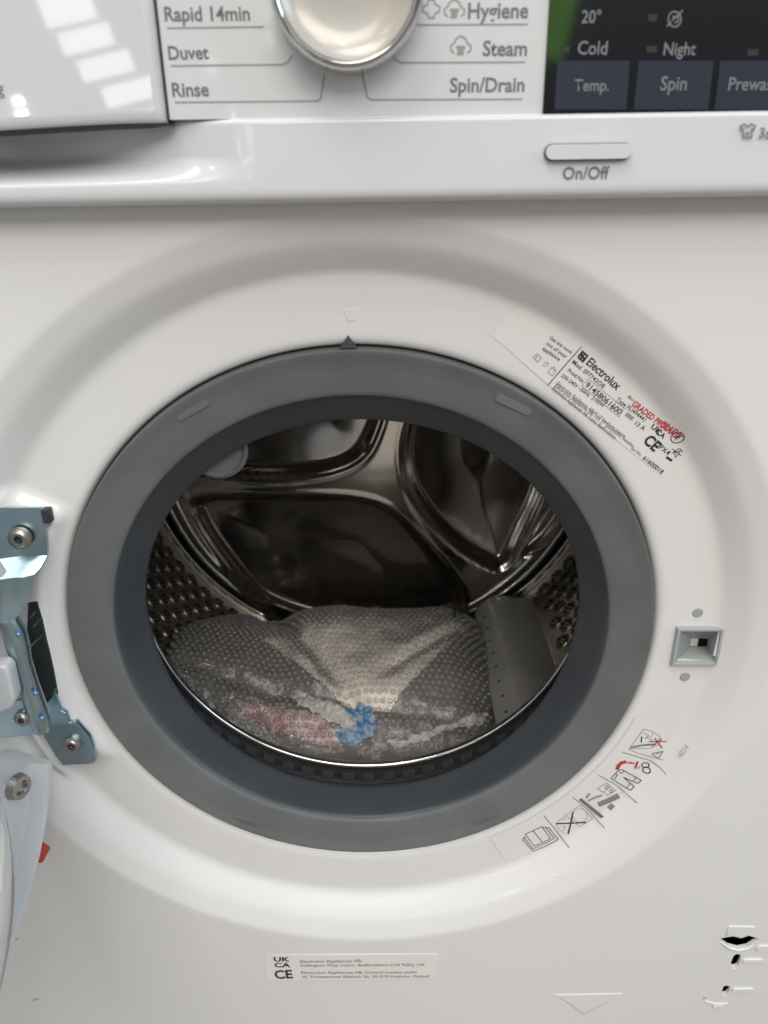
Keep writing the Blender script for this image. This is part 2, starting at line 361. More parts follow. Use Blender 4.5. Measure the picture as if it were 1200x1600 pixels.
lm, asym = latch(); la = obj('door_latch', lm, 'latch', wm)
xs = [p[0] for p in asym]; zs = [p[1] for p in asym]
obj('slot', box('slot', min(xs)-.002, max(xs)+.002, .0145, .016, min(zs)-.002, max(zs)+.002), 'black', la)
obj('latch_bolt', box('latch_bolt', min(xs)+.0006, min(xs)*.52+max(xs)*.48, .0118, .0142, min(zs)+.0004, max(zs)-.0008, .0005), 'cream', la)

# --- gasket
GF = [(.1740, .0160), (.1688, .0090), (.1684, .0040), (.1680, -.0002), (.1672, -.0014), (.1655, -.0012), (.1640, -.0004), (.1560, .0008), (.1460, .0026), (.1440, .0032), (.1434, .0040), (.1433, .0060)]
GT = [(.1440, .0052), (.1430, .0060), (.1418, .0080), (.1390, .0150), (.1362, .0220), (.1338, .0270), (.1326, .0295), (.1325, .0315), (.1335, .0330), (.1365, .0340), (.1400, .0345), (.1450, .0370), (.1500, .0420), (.1560, .0500), (.1700, .0560)]
def gmod(a, j, r, y):
    s_ = math.sin(a); w = min(1.0, max(0.0, (y-.006)/.024)); w = w if y < .0345 else max(0, 1-(y-.0345)/.006)
    return r+w*(-.0100*max(s_, 0)**2+.0095*max(-s_, 0)**2), y
v, f = lathe(GF, 256); me = pydata('gasket', v, f, True, 50); fixn(me); finish(me, True, 50)
gk = obj('door_gasket', me, 'rubber', wm, 'grey rubber door seal')
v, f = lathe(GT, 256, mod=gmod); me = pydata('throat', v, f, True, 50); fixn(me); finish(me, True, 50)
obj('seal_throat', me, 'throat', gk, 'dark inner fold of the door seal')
# black gap behind the seal, with moulded ribs
v, f = lathe([(.1500, .0425), (.1475, .0440), (.1475, .0555), (.1520, .0580)], 160); obj('gap_ring', pydata('gap_ring', v, f), 'rubber_dark', gk)
bm = bmesh.new()
for k in range(64):
    a = 2*math.pi*k/64; da = .6*math.pi/64
    q = [bm.verts.new((rr_*math.cos(a+s*da), yy, rr_*math.sin(a+s*da))) for (rr_, yy, s) in ((.1468, .0432, -1), (.1468, .0432, 1), (.1468, .050, 1), (.1468, .050, -1))]
    q2 = [bm.verts.new((.1478/.1468*w_.co.x, w_.co.y, .1478/.1468*w_.co.z)) for w_ in q]
    bm.faces.new(q)
    for i in range(4): bm.faces.new((q[i], q[(i+1) % 4], q2[(i+1) % 4], q2[i]))
o = obj('seal_ribs', frombm('seal_ribs', bm, False), mat('rib_rubber', (.03, .032, .035), .5), gk); o['kind'] = 'stuff'
# finger tabs on the seal face
for (a, b, h) in (((278, 655), (325, 628), .0035), ((776, 620), (830, 645), .0045), ((362, 1278), (402, 1290), .004), ((741, 1287), (782, 1274), .004)):
    yy = -.0002; A = at(*a, yy); B = at(*b, yy); d = np.array([B[0]-A[0], B[2]-A[2]]); L = np.linalg.norm(d); d /= L; n_ = np.array([-d[1], d[0]]); c = np.array([(A[0]+B[0])/2, (A[2]+B[2])/2])
    pts = []
    for p in rr(0, 0, L, h, h*.3): pts.append(tuple(c+d*p[0]+n_*p[1]))
    obj('seal_tab', prism('seal_tab', pts, -.0003, .003, .0004), 'rubber', gk)
# spray nozzle hanging at the upper left of the seal
nz = at(338, 702, .036); noz = []
v, f = lathe([(0, .0400), (.0150, .0400), (.0175, .0385), (.0180, .0360), (.0160, .0345), (.0145, .0358), (0, .0358)], 40, nz[0], nz[2])
for (q0, q1) in (((322, 726), (334, 718)), ((346, 712), (356, 704))):
    A = at(*q0, .0355); B = at(*q1, .0355); obj('nozzle_slot', ribbon_mesh('nozzle_slot', [[(A[0], A[2]), (B[0], B[2])]], .0035, .0342), 'black', gk)
nzo = obj('spray_nozzle', pydata('spray_nozzle', v, f), 'nozzle', gk)
# ------------------------------------------------------------------ drum
DR = .2350; DY0 = .060; DY1 = .345; BY = .345
dr = None
prof = [(.1440, .0575), (.1428, .0560), (.1432, .0545), (.1450, .0540), (.1466, .0550), (.1500, .0580), (.185, .0640), (.222, .070), (.231, .076), (.2350, .086), (.2350, .326), (.2330, .338)]
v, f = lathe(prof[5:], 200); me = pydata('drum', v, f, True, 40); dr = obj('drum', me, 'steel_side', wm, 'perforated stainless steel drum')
v, f = lathe([(.1490, .0590), (.1446, .0585), (.1434, .0572), (.1430, .0556), (.1436, .0543), (.1452, .0538), (.1468, .0545), (.1476, .0560), (.1490, .0575)], 224); obj('drum_lip', pydata('drum_lip', v, f, True, 60), 'steel_lip', dr)
# inner flange behind the lip seen through the opening
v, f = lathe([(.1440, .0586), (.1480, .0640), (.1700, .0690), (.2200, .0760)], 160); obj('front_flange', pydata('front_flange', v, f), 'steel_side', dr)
# back: pressed star between three dished fields
BACKY = .338
def bpx(pts): return np.array([(at(a, b, BACKY-.012)[0], at(a, b, BACKY-.012)[2]) for a, b in pts])
def chaikin(p, n=3):
    p = np.array(p, float)
    for _ in range(n):
        q = np.roll(p, -1, 0); p = np.stack([.75*p+.25*q, .25*p+.75*q], 1).reshape(-1, 2)
    return p
PET = [chaikin(bpx(q)) for q in (
    [(300, 742), (380, 746), (455, 746), (525, 736), (572, 712), (594, 664), (606, 610), (560, 540), (400, 500), (250, 560), (200, 650), (235, 722)],
    [(640, 640), (625, 690), (630, 750), (660, 802), (705, 852), (752, 886), (784, 900), (806, 878), (822, 836), (850, 780), (872, 700), (850, 600), (760, 550), (665, 575)],
    [(296, 776), (390, 773), (480, 770), (565, 773), (618, 792), (660, 840), (700, 890), (735, 945), (700, 1010), (600, 1060), (480, 1050), (408, 960), (345, 885), (298, 815)])]
POCK = chaikin(bpx([(880, 762), (896, 800), (862, 850), (812, 884), (820, 856), (850, 806)]))
def sdf(P, poly):
    a = poly; b = np.roll(poly, -1, 0); e = b-a; d2 = np.full(len(P), 1e9); ins = np.zeros(len(P), bool)
    for i in range(len(a)):
        w = P-a[i]; t = np.clip((w@e[i])/(e[i]@e[i]), 0, 1); q = w-e[i]*t[:, None]; d2 = np.minimum(d2, (q*q).sum(1))
        c = ((a[i][1] > P[:, 1]) != (b[i][1] > P[:, 1])); xx = (P[:, 1]-a[i][1])*e[i][0]/(e[i][1] if abs(e[i][1]) > 1e-12 else 1e-12)+a[i][0]
        ins ^= c & (P[:, 0] < xx)
    d = np.sqrt(d2); return np.where(ins, -d, d)
nr, na = 150, 300
rr_ = np.concatenate([np.linspace(0, .2325, nr)])
G = np.array([(r*math.cos(2*math.pi*k/na), r*math.sin(2*math.pi*k/na)) for r in rr_ for k in range(na)])
rad = np.hypot(G[:, 0], G[:, 1])
yb = BACKY-.020*(1-(rad/.2325)**2)
for pt in PET:
    s = sdf(G, pt)
    yb += .013*(1-sm(-.012, .001, s)) + .010*np.clip(-s/.06, 0, 1)**1.2       # dished
    yb += -.0009*np.exp(-((s-.003)/.0030)**2) + .0022*np.exp(-((s+.0005)/.0014)**2)    # bead with a groove round the field
s = sdf(G, POCK); yb += .011*(1-sm(-.007, .001, s))
yb += -.009*np.exp(-((rad-.2100)/.0055)**2) + .006*np.exp(-((rad-.2215)/.0022)**2)      # rim bead and groove
fc = [(i*na+k, i*na+(k+1) % na, (i+1)*na+(k+1) % na, (i+1)*na+k) for i in range(nr-1) for k in range(na)]
me = pydata('drum_back', [(g[0], y, g[1]) for g, y in zip(G, yb)], fc, True, 80); fixn(me); finish(me, True, 80)
obj('drum_back', me, 'steel', dr, 'polished drum back with pressed three-armed star')
v, f = lathe([(.2215, .3395), (.2235, .3360), (.2245, .3395)], 160); obj('drum_seam', pydata('drum_seam', v, f), 'rubber_dark', dr)
# perforated wall: pressed flowers with seven holes each
LIFT = [-52.0, 68.0, 188.0]
emb_v, emb_f, hol_v, hol_f = [], [], [], []
def onwall(a, y, h): return ((DR-h)*math.cos(a), y, (DR-h)*math.sin(a))
def cap(V, F, a0, y0, r, hs, n):
    base = len(V); prev = None
    for (k, h) in hs:
        ring = []
        for i in range(n):
            t = 2*math.pi*i/n; ring.append(len(V)); V.append(onwall(a0+r*k*math.cos(t)/DR, y0+r*k*math.sin(t), h))
        if prev:
            for i in range(n): F.append((prev[i], prev[(i+1) % n], ring[(i+1) % n], ring[i]))
        prev = ring
    F.append(tuple(prev))
pitch = .0188; row = 0; yy = .098
while yy < .33:
    nA = int(2*math.pi*DR/pitch)
    for k in range(nA):
        a = 2*math.pi*(k+.5*(row % 2))/nA; d = math.degrees(a)
        if any(abs((d-l+180) % 360-180) < 10 for l in LIFT): continue
        cap(emb_v, emb_f, a, yy, .0084, [(1.0, -.0002), (.90, .0009), (.78, .0016), (.66, .0010), (.5, .0007), (.2, .0010)], 12)
        for q in range(7):
            if q == 6: oa, oy = 0, 0
            else: oa, oy = .0045*math.cos(R(60*q)), .0045*math.sin(R(60*q))
            cap(hol_v, hol_f, a+oa/DR, yy+oy, .0015, [(1.15, .0010), (1.0, .0013), (.98, .0013)], 6)
    yy += pitch*.87; row += 1
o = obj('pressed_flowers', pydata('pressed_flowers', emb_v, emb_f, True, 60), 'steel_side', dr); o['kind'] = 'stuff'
o = obj('drain_holes', pydata('drain_holes', hol_v, hol_f, False), 'black', dr); o['kind'] = 'stuff'
# lifters
def lifter(deg):
    a = R(deg); er = np.array([math.cos(a), 0, math.sin(a)]); et = np.array([-math.sin(a), 0, math.cos(a)]); bm = bmesh.new()
    sec = [(-.040, -.004), (-.037, .004), (-.027, .033), (-.0245, .0365), (-.021, .038), (-.004, .039), (-.001, .0385), (.002, .0365), (.011, .026), (.024, .008), (.029, -.004)]
    rows = []
    for (y, k) in ((.088, .35), (.092, .8), (.100, .97), (.112, 1.0), (.20, 1.0), (.29, 1.0), (.312, .97), (.322, .8), (.326, .3)):
        rows.append([bm.verts.new(tuple((DR-max(h, -.002)*(k if h > 0 else 1))*er + et*t + np.array([0, y, 0]))) for t, h in sec])
    for p, q in zip(rows, rows[1:]):
        for j in range(len(sec)-1): bm.faces.new((p[j], p[j+1], q[j+1], q[j]))
    for e in (rows[0], rows[-1]): bm.faces.new(e)
    me = frombm('lifter', bm, True, 30); o = obj('lifter', me, 'lifter', dr)
    hv, hf = [], []
    for k in range(9):
        y = .115+.021*k; t0, h0 = -.0125, .0386; n = 10; nrm = -er; u = np.array([0, 1., 0]); w = np.cross(nrm, u)
        c = (DR-h0)*er+et*t0+np.array([0, y, 0])+nrm*.0004; b0 = len(hv)
        for i in range(n): hv.append(tuple(c+.0014*(math.cos(2*math.pi*i/n)*u+math.sin(2*math.pi*i/n)*w)))
        hf.append(tuple(range(b0, b0+n)))
    h = obj('lifter_holes', pydata('lifter_holes', hv, hf, False), 'black', o.parent); h['kind'] = 'stuff'
    return o
for l in LIFT: lifter(l)

# ------------------------------------------------------------------ control panel
CF = -.0305
def control_panel():
    xs = np.concatenate([np.linspace(-HALF, -.20, 24), np.linspace(-.197, -.02, 90), np.linspace(-.012, HALF, 50)])
    # profile: (z, y)
    pr = [(.2365, -.0150), (.2362, -.0240), (.2364, -.0285), (.2370, -.0310), (.2380, -.0325), (.2395, -.0334), (.2415, -.0337)]
    pr += [(z, -.0337+.0006*(z-.2415)/.025) for z in np.linspace(.2430, .2665, 34)]
    pr += [(.2673, -.0330), (.2679, -.0324), (.2683, -.0316), (.2686, CF)]
    pr += [(z, CF) for z in (.275, .30, .33, .36, .385)] + [(.390, CF+.001), (.394, CF+.004), (.3955, CF+.008), (.3955, -.010)]
    v = []
    for x in xs:
        for (z, y) in pr:
            dx = 1-sm(-.150, -.030, x)                      # finger scoop below the drawer
            top = .2660; lo = .2440
            if lo < z < top+.001:
                t = (z-lo)/(top-lo); d = .034*dx**1.1*(sm(.02, .50, t))
                y = y+float(d)
            elif z >= top+.001 and z < .2686: y = y+float(.034*dx**1.1)
            v.append((x, y, z))
    k = len(pr); f = [(i*k+j, i*k+j+1, (i+1)*k+j+1, (i+1)*k+j) for i in range(len(xs)-1) for j in range(k-1)]
    me = pydata('control_panel', v, f, True, 40); fixn(me); finish(me, True, 40); return me
cp = obj('control_panel', control_panel(), 'plastic', wm)
# drawer front
def drawer():
    zb = lambda x: .2672-.0022*float(sm(-.08, -.16, x))-.001*float(sm(-.12,-.26,x))
    xr = -.0705; bm = bmesh.new()
    xs = [xr, xr-.0006, xr-.0016, xr-.003, xr-.004, xr-.0048] + list(np.linspace(xr-.01, -.262, 40)) + [-.264, -.2655, -.266]
    ins = {0: .0030, 1: .0012, 2: .0004}
    rows = []
    for i, x in enumerate(xs):
        e = {0: 1.0, 1: .45, 2: .12}.get(min(i, len(xs)-1-i), 0)
        z0 = zb(x); z1 = .362; row = []
        for (dz, y) in ((0, CF+.0120), (0, CF+.001), (.0000, CF-.0020), (.0005, CF-.0030), (.0016, CF-.0037), (.004, CF-.0040)):
            row.append(bm.verts.new((x, y+(.0040*e if y < CF else 0), z0+dz)))
        for z in (z0+.0048, .29, .32, .35, .359): row.append(bm.verts.new((x, CF-.0040+.0040*e, z)))
        for (dz, y) in ((.002, CF-.0036), (0, CF-.001), (0, CF+.002)): row.append(bm.verts.new((x, y+(.0036*e if y < CF else 0), z1-dz)))
        rows.append(row)
    for p, q in zip(rows, rows[1:]):
        for j in range(len(p)-1): bm.faces.new((p[j], p[j+1], q[j+1], q[j]))
    return frombm('drawer', bm, True, 45)
dw = obj('detergent_drawer', drawer(), 'drawer', wm, 'glossy white detergent drawer front')
_zb = lambda x: .2672-.0022*float(sm(-.08, -.16, x))-.001*float(sm(-.12, -.26, x))
_x = np.linspace(-.0688, -.262, 40)
obj('drawer_gap_shade', prism('drawer_gap_shade', [(x, _zb(x)-.00005) for x in _x]+[(x, _zb(x)-.0004-.0011*float(sm(-.068, -.085, x))) for x in _x[::-1]], CF-.0022, CF+.008, 0, False), mat('gap_shade', (.02, .021, .022), .6), dw)  # dark strip put in for the shaded gap under the drawer
obj('drawer_gap', box('drawer_gap', -.0704, -.0695, CF-.0006, CF+.002, .2687, .362), mat('gap_dark', (.03, .032, .034), .6), cp)
text_px('capacity_print', 'kg', (-14, 147), (7, 147), CF-.0041, 'print_grey', dw)
# programme names, guide lines
PG = 'print_grey'
for body, a, b, hk in (('Rapid 14min', (258, 33), (391, 32), 1.0), ('Duvet', (264, 93), (327, 92), 1.0), ('Rinse', (270, 151), (327, 150), 1.0),
                       ('Hygiene', (731, 29), (825, 28), 1.0), ('Steam', (754, 87), (823, 87), 1.0), ('Spin/Drain', (703, 144), (819, 143), 1.0)):
    text_px('programme_name', body, a, b, CF, PG, cp, hk*1.02, .020)
for ln in ([(261, 44), (412, 42)], [(267, 103), (440, 101), (449, 98), (457, 87)], [(273, 160), (496, 158), (501, 155), (507, 116)],
           [(652, 39), (825, 38)], [(613, 86), (618, 94), (626, 98), (821, 97)], [(566, 114), (574, 152), (580, 156), (816, 155)]):
    obj('guide_line', ribbon_mesh('guide_line', [pxpoly(ln, CF)], .00058, CF), 'print_mid', cp)
def cloud(cx, cy, s):
    pts = [(-10, 8), (-15, 4), (-16, -3), (-10, -8), (-8, -14), (0, -19), (8, -14), (10, -8), (16, -3), (15, 4), (10, 8)]
    return [(cx+x*s, cy+y*s) for x, y in pts]
obj('steam_icon', ribbon_mesh('steam_icon', [pxpoly(cloud(720, 75, 1.0), CF)], .0006, CF), 'print_mid', cp)
obj('steam_icon', ribbon_mesh('steam_icon', [pxpoly([(713, 74), (727, 74)], CF), pxpoly([(715, 79), (725, 79)], CF), pxpoly([(714, 84), (724, 84)], CF)], .0011, CF), 'print_mid', cp)
obj('steam_icon', ribbon_mesh('steam_icon', [pxpoly(cloud(710, 18, 1.0), CF)], .0006, CF), 'print_mid', cp)
obj('steam_icon', ribbon_mesh('steam_icon', [pxpoly([(703, 16), (717, 16)], CF), pxpoly([(705, 21), (715, 21)], CF), pxpoly([(704, 26), (714, 26)], CF)], .0011, CF), 'print_mid', cp)
cr = [(-4, -14), (4, -14), (6, -7), (13, -4), (13, 4), (6, 7), (4, 14), (-4, 14), (-6, 7), (-13, 4), (-13, -4), (-6, -7), (-4, -14)]
obj('hygiene_icon', ribbon_mesh('hygiene_icon', [pxpoly([(674+x, 14+y) for x, y in cr], CF)], .0006, CF), 'print_mid', cp)
# dial
DC = at(541, -31, -.046); rD = .0279
v, f = lathe([(rD+.0010, CF+.001), (rD+.0010, CF-.008), (rD+.0006, CF-.0125), (rD-.0004, CF-.0150), (rD-.0016, CF-.0158), (rD-.0026, CF-.0152), (rD-.0030, CF-.0140)], 128, DC[0], DC[2])
dl = obj('programme_dial', pydata('programme_dial', v, f, True, 50), 'chrome', wm, 'round programme dial with chrome rim')
v, f = lathe([(rD-.0029, CF-.0142), (rD-.0040, CF-.0130), (rD-.0075, CF-.0110), (rD-.013, CF-.0098), (.006, CF-.0094), (0.00001, CF-.0094)], 96, DC[0], DC[2])
obj('dial_face', pydata('dial_face', v, f, True, 60), 'dialface', dl)
# display
p0 = at(848, 178, CF-.001); ds = obj('display_panel', prism('display_panel', rr((p0[0]+.262)/2, (p0[2]+.362)/2, .262-p0[0], .362-p0[2], .0006), CF-.0010, CF+.002, .0003), 'glass_black', wm, 'black glass display')
DYF = CF-.0010
for q in ([(871, 95), (984, 95), (978, 171), (866, 171)], [(998, 95), (1115, 95), (1106, 171), (990, 171)], [(1126, 95), (1246, 95), (1232, 171), (1116, 171)]):
    obj('touch_key', prism('touch_key', pxpoly(q, DYF), DYF-.00025, DYF+.0004, 0), 'key', ds)
for body, a, b, y in (('20°', (908, 36), (938, 36), DYF), ('Cold', (902, 85), (948, 85), DYF), ('Night', (1036, 86), (1086, 86), DYF),
                      ('Temp.', (897, 142), (951, 142), DYF-.0003), ('Spin', (1031, 141), (1072, 141), DYF-.0003), ('Prewash', (1137, 141), (1216, 141), DYF-.0003)):
    text_px('display_print', body, a, b, y, 'print_light', ds, 1.08, .012)
obj('no_spin_icon', ribbon_mesh('no_spin_icon', [pxpoly([(1054+10*math.cos(t*.42), 30+12*math.sin(t*.42)) for t in range(16)], DYF), pxpoly([(1042, 41), (1067, 16)], DYF), pxpoly([(1050, 34), (1052, 26), (1059, 26), (1060, 33), (1054, 36)], DYF)], .0005, DYF), 'print_light', ds)
for (a, b) in (((878, 77), (890, 77)), ((1010, 77), (1026, 77)), ((1013, 28), (1026, 28)), ((1168, 82), (1185, 82))):
    obj('indicator', ribbon_mesh('indicator', [pxpoly([a, b], DYF)], .0022, DYF), mat('indicator_dark', (.03, .032, .03), .4), ds)
# on/off key
yb_ = -.0341; A = at(852, 238, yb_); B = at(985, 237, yb_)
ob = obj('on_off_button', prism('on_off_button', rr((A[0]+B[0])/2, A[2], B[0]-A[0], .0056, .0027), yb_-.0022, yb_+.003, .0011, True, 3), 'plastic', wm)
obj('button_gap', prism('button_gap', rr((A[0]+B[0])/2, A[2]-.0001, B[0]-A[0]+.0009, .0065, .0031), yb_-.0002, yb_+.002, 0), mat('button_gap_grey', (.10, .10, .105), .6), ob)
text_px('button_print', 'On/Off', (879, 280), (951, 279), -.0339, 'print_grey', cp, 1.05, .010)
obj('shirt_icon', ribbon_mesh('shirt_icon', [pxpoly([(1157, 197), (1163, 194), (1168, 198), (1173, 194), (1180, 197), (1178, 203), (1175, 202), (1174, 215), (1162, 215), (1161, 202), (1158, 203), (1157, 197)], -.0341), pxpoly([(1165, 206), (1168, 211), (1171, 206)], -.0341)], .0006, -.0341), 'print_grey', cp)
text_px('option_print', '3sec', (1185, 216), (1222, 216), -.0341, 'print_grey', cp, 1.0, .01)

DR_, DY_ = [p[0] for p in DISH], [p[1] for p in DISH]
def conform(o, lift):
    for v_ in o.data.vertices:
        sy_ = float(np.interp(math.hypot(v_.co.x, v_.co.z), DR_, DY_)); v_.co.y = min(v_.co.y, sy_-lift)
    o.data.update()
def sheet(pts, n=26):
    P_ = [np.array(p) for p in pts]; v_ = []; f_ = []
    for i in range(n+1):
        for j in range(n+1):
            s_, t_ = i/n, j/n; p = (1-s_)*(1-t_)*P_[0]+s_*(1-t_)*P_[1]+s_*t_*P_[2]+(1-s_)*t_*P_[3]; v_.append((p[0], LY, p[1]))
    for i in range(n):
        for j in range(n): f_.append((i*(n+1)+j, (i+1)*(n+1)+j, (i+1)*(n+1)+j+1, i*(n+1)+j+1))
    return pydata('sheet', v_, f_, True, 60)
# ------------------------------------------------------------------ stickers and print
LY = -.00035
# rating label
rl = sheet(pxpoly([(907, 543), (1084, 678), (1036, 746), (858, 602)], LY))
rl = obj('rating_label', rl, 'sticker', wm, 'rating label with small black print and red stamp')
PD = 'print_dark'
def T(body, a, b, m=PD, hk=1.0, off=.01, nm='label_print', par=None): return text_px(nm, body, a, b, LY, m, par or rl, hk, off)
gl = sheet(pxpoly([(818, 468), (906, 542), (856, 601), (768, 524)], LY))
gl = obj('guide_label', gl, 'sticker', wm, 'blank corner of the guide label')
T('Get the most', (858, 529), (892, 553), par=gl, hk=.95); T('out of your', (853, 538), (884, 560), par=gl, hk=.95); T('appliance', (847, 546), (873, 564), par=gl, hk=.95)
obj('label_icon', ribbon_mesh('label_icon', [pxpoly(q, LY) for q in ([(833, 558), (839, 553), (846, 559), (840, 566), (833, 558)], [(840, 555), (836, 562)], [(847, 572), (853, 566), (857, 567), (855, 571), (851, 573)], [(856, 582), (862, 574), (868, 580), (863, 587), (856, 582)], [(862, 574), (867, 574), (868, 580)])], .0004, LY), 'print_mid', gl)
obj('divider', ribbon_mesh('divider', [pxpoly([(908.6, 541.4), (855.5, 602)], LY)], .0004, LY), PD, rl)
T('Electrolux', (915, 568), (963.5, 610), hk=1.12, off=.022)
obj('logo', ribbon_mesh('logo', [pxpoly(q, LY) for q in ([(903, 558), (910, 549), (918, 556), (911, 565), (903, 558)], [(906, 561), (914, 553)], [(909, 552), (910, 558), (915, 560)], [(907, 555), (911, 559), (913, 563)])], .0009, LY), PD, rl)
T('Mod. EF7742OB', (893, 567), (942, 607), hk=.95); T('Prod.No.', (886, 580), (911, 599), hk=.95); T('91458061600', (913, 603), (967, 648), hk=.95, off=.015)
obj('number_box', ribbon_mesh('number_box', [pxpoly([(919, 592), (976, 638), (967, 651), (909, 603), (919, 592)], LY), pxpoly([(963, 628), (953, 640)], LY)], .00035, LY), 'print_mid', rl)
T('230-240V ~50Hz  2100W', (876, 588), (942, 637), hk=1.0); T('Type FLI494441', (962, 625), (1006, 659), hk=1.0); T('13 A', (991, 663), (1005, 673)); T('Max', (980, 621), (990, 628), 'print_mid')
obj('weight_mark', ribbon_mesh('weight_mark', [pxpoly([(978, 646), (989, 655)], LY)], .0022, LY), 'print_mid', rl)
for k, (a, b, body) in enumerate((((869, 600), (925, 645), 'Electrolux Appliances AB'), ((926, 645), (975, 684), '105 17 Stockholm Sweden'), ((866, 604), (988, 699), 'Electrolux Appliances AB, 105 17 Stockholm, Sweden'), ((862, 608), (960, 686), 'Electrolux Appliances AB, Luton, Bedfordshire'))):
    T(body, a, b, 'print_grey', 1.1)
T('GRADED PRODUCT', (986, 633), (1058, 687), 'print_red', 1.25, .03); T('GRADE', (1030, 664), (1057, 682), 'print_red', 1.3, .02)
T('Ser.No.', (985, 701), (1001, 713), 'print_grey'); T('61600018', (1003, 717), (1033, 741), PD, 1.0, .015)
T('CE', (1004, 690), (1022, 706), PD, 1.1, .035); T('UK', (1016, 668), (1030, 679), PD, .85, .03); T('CA', (1023, 676), (1036, 686), PD, .9, .03); T('IPX4', (1026, 699), (1043, 712), PD)
c = at(1057, 683, LY)
obj('approval_mark', ribbon_mesh('approval_mark', [circle(c[0], c[2], .0030), [(c[0]-.0014, c[2]), (c[0]+.0012, c[2]+.0004)], [(c[0]-.0006, c[2]-.0014), (c[0]+.0004, c[2]+.0014)]], .0005, LY), PD, rl)
obj('bin_mark', ribbon_mesh('bin_mark', [pxpoly(q, LY) for q in ([(1052, 706), (1062, 700), (1066, 706)], [(1050, 701), (1064, 712)], [(1054, 705), (1055, 715), (1062, 706)], [(1049, 708), (1064, 704)])], .0004, LY), PD, rl)
obj('bin_mark', ribbon_mesh('bin_mark', [pxpoly([(1041, 714), (1050, 720)], LY)], .0013, LY), PD, rl)
for o in [rl, gl]:
    conform(o, .00006)
    for c_ in o.children: conform(c_, .00018)
# pictogram label
def sector(r0, r1, a0, a1, y, n=40):
    v = []; f = []
    for i in range(n+1):
        a = R(a0+(a1-a0)*i/n)
        for r in (r0, r1): v.append((r*math.cos(a), y, r*math.sin(a)))
    for i in range(n): f.append((2*i, 2*i+1, 2*i+3, 2*i+2))
    return v, f
v, f = sector(.1755, .2020, -62.5, -19.5, LY-.0001); 
pl = obj('pictogram_label', pydata('pictogram_label', v, f, False), 'sticker', wm, 'curved strip of warning pictograms')
def c6(pts): return pxpoly([(800+x*.21667, 1130+y*.21667) for x, y in pts], LY-.0002)
def picto(nm, polys, w, m): obj(nm, ribbon_mesh(nm, [c6(p) for p in polys], w, LY-.0002), m, pl)
def cc(cx, cy, rx, ry=None, n=18): ry = ry or rx; return [(cx+rx*math.cos(2*math.pi*i/n), cy+ry*math.sin(2*math.pi*i/n)) for i in range(n+1)]
picto('divider', [[(228, 665), (310, 762), (405, 865)], [(438, 533), (550, 625), (655, 715)], [(625, 375), (760, 450), (885, 530)], [(795, 208), (1000, 270), (1050, 295), (1090, 322)]], .0005, 'print_grey')
picto('book_pictogram', [[(75, 838), (150, 922), (240, 888), (332, 838), (265, 752), (240, 756)], [(85, 822), (150, 905), (230, 870), (305, 830), (240, 748), (222, 752)], [(95, 800), (160, 885), (222, 860), (278, 830), (215, 745), (152, 775), (95, 800)], [(152, 775), (222, 860)], [(75, 838), (97, 818)]], .0005, PD)
picto('no_drain_pictogram', [[(385, 665), (490, 592), (582, 685), (490, 745), (385, 665)], cc(490, 665, 52, 50), [(385, 665), (365, 690), (340, 700), (320, 735), (345, 772), (392, 797)], [(365, 690), (395, 690)], [(350, 740), (385, 745), (370, 775)]], .00035, 'print_mid')
picto('no_drain_pictogram', [[(440, 640), (425, 715), (405, 797)], [(315, 724), (425, 720), (535, 714)]], .0011, PD)
picto('tap_pictogram', [[(490, 546), (650, 668)]], .0022, mat('picto_slate', (.16, .15, .17), .5))
picto('tap_pictogram', [[(535, 540), (560, 505)], [(548, 560), (600, 535), (650, 520)]], .0016, 'print_mid')
picto('tap_pictogram', [[(622, 588), (700, 555), (770, 520)], [(700, 590), (725, 605)]], .0042, mat('picto_grey', (.22, .22, .215), .5))
picto('tap_pictogram', [[(615, 470), (680, 430), (747, 486), (690, 518), (615, 470)], [(655, 500), (712, 455)]], .0005, 'print_mid')
picto('tap_pictogram', [cc(682, 461, 11), cc(715, 489, 11)], .0005, 'print_red')
picto('trousers_pictogram', [[(712, 398), (762, 345), (790, 332), (930, 405), (905, 428), (805, 390), (880, 452), (852, 478), (712, 398)], [(738, 405), (760, 372), (742, 362)], [(770, 350), (790, 360), (810, 345)], [(895, 388), (880, 415)], [(850, 435), (832, 462)], [(805, 390), (830, 408)]], .0005, PD)
picto('trousers_pictogram', [[(757, 335), (768, 305), (790, 285), (825, 277)]], .0024, 'print_red')
picto('trousers_pictogram', [[(836, 276), (838, 292)], [(850, 276), (852, 292)], [(863, 278), (865, 294)], [(876, 280), (878, 296)]], .0007, 'print_red')
picto('trousers_pictogram', [[(890, 296), (905, 298)]], .0050, 'print_red')
picto('trousers_pictogram', [cc(962, 302, 26, 18), cc(968, 335, 26, 20)], .0007, PD)
picto('trousers_pictogram', [[(880, 330), (925, 320)], [(878, 322), (925, 312)]], .0005, 'print_mid')
picto('drum_pictogram', [[(845, 185), (900, 110), (950, 42), (1005, 55), (1055, 85), (1078, 118), (1062, 152), (1000, 180), (845, 185)], [(850, 178), (930, 165), (1000, 150)], [(945, 70), (985, 85), (960, 110), (1000, 95), (1020, 75)], [(985, 110), (1010, 125), (975, 140)], [(845, 190), (905, 215), (1085, 250)]], .00045, 'print_mid')
picto('drum_pictogram', [[(860, 172), (940, 158), (1040, 150)]], .0014, 'print_mid')
picto('drum_pictogram', [[(935, 95), (932, 140)]], .0008, PD)
picto('drum_pictogram', [[(995, 133), (1050, 130), (1112, 131)], [(1030, 108), (1060, 150), (1082, 178)], [(1072, 112), (1030, 150), (1005, 165)]], .0008, 'print_red')
picto('drum_pictogram', [[(1005, 218), (1088, 200), (1052, 250), (1005, 218)], [(1035, 220), (1060, 214)]], .0005, 'print_grey')
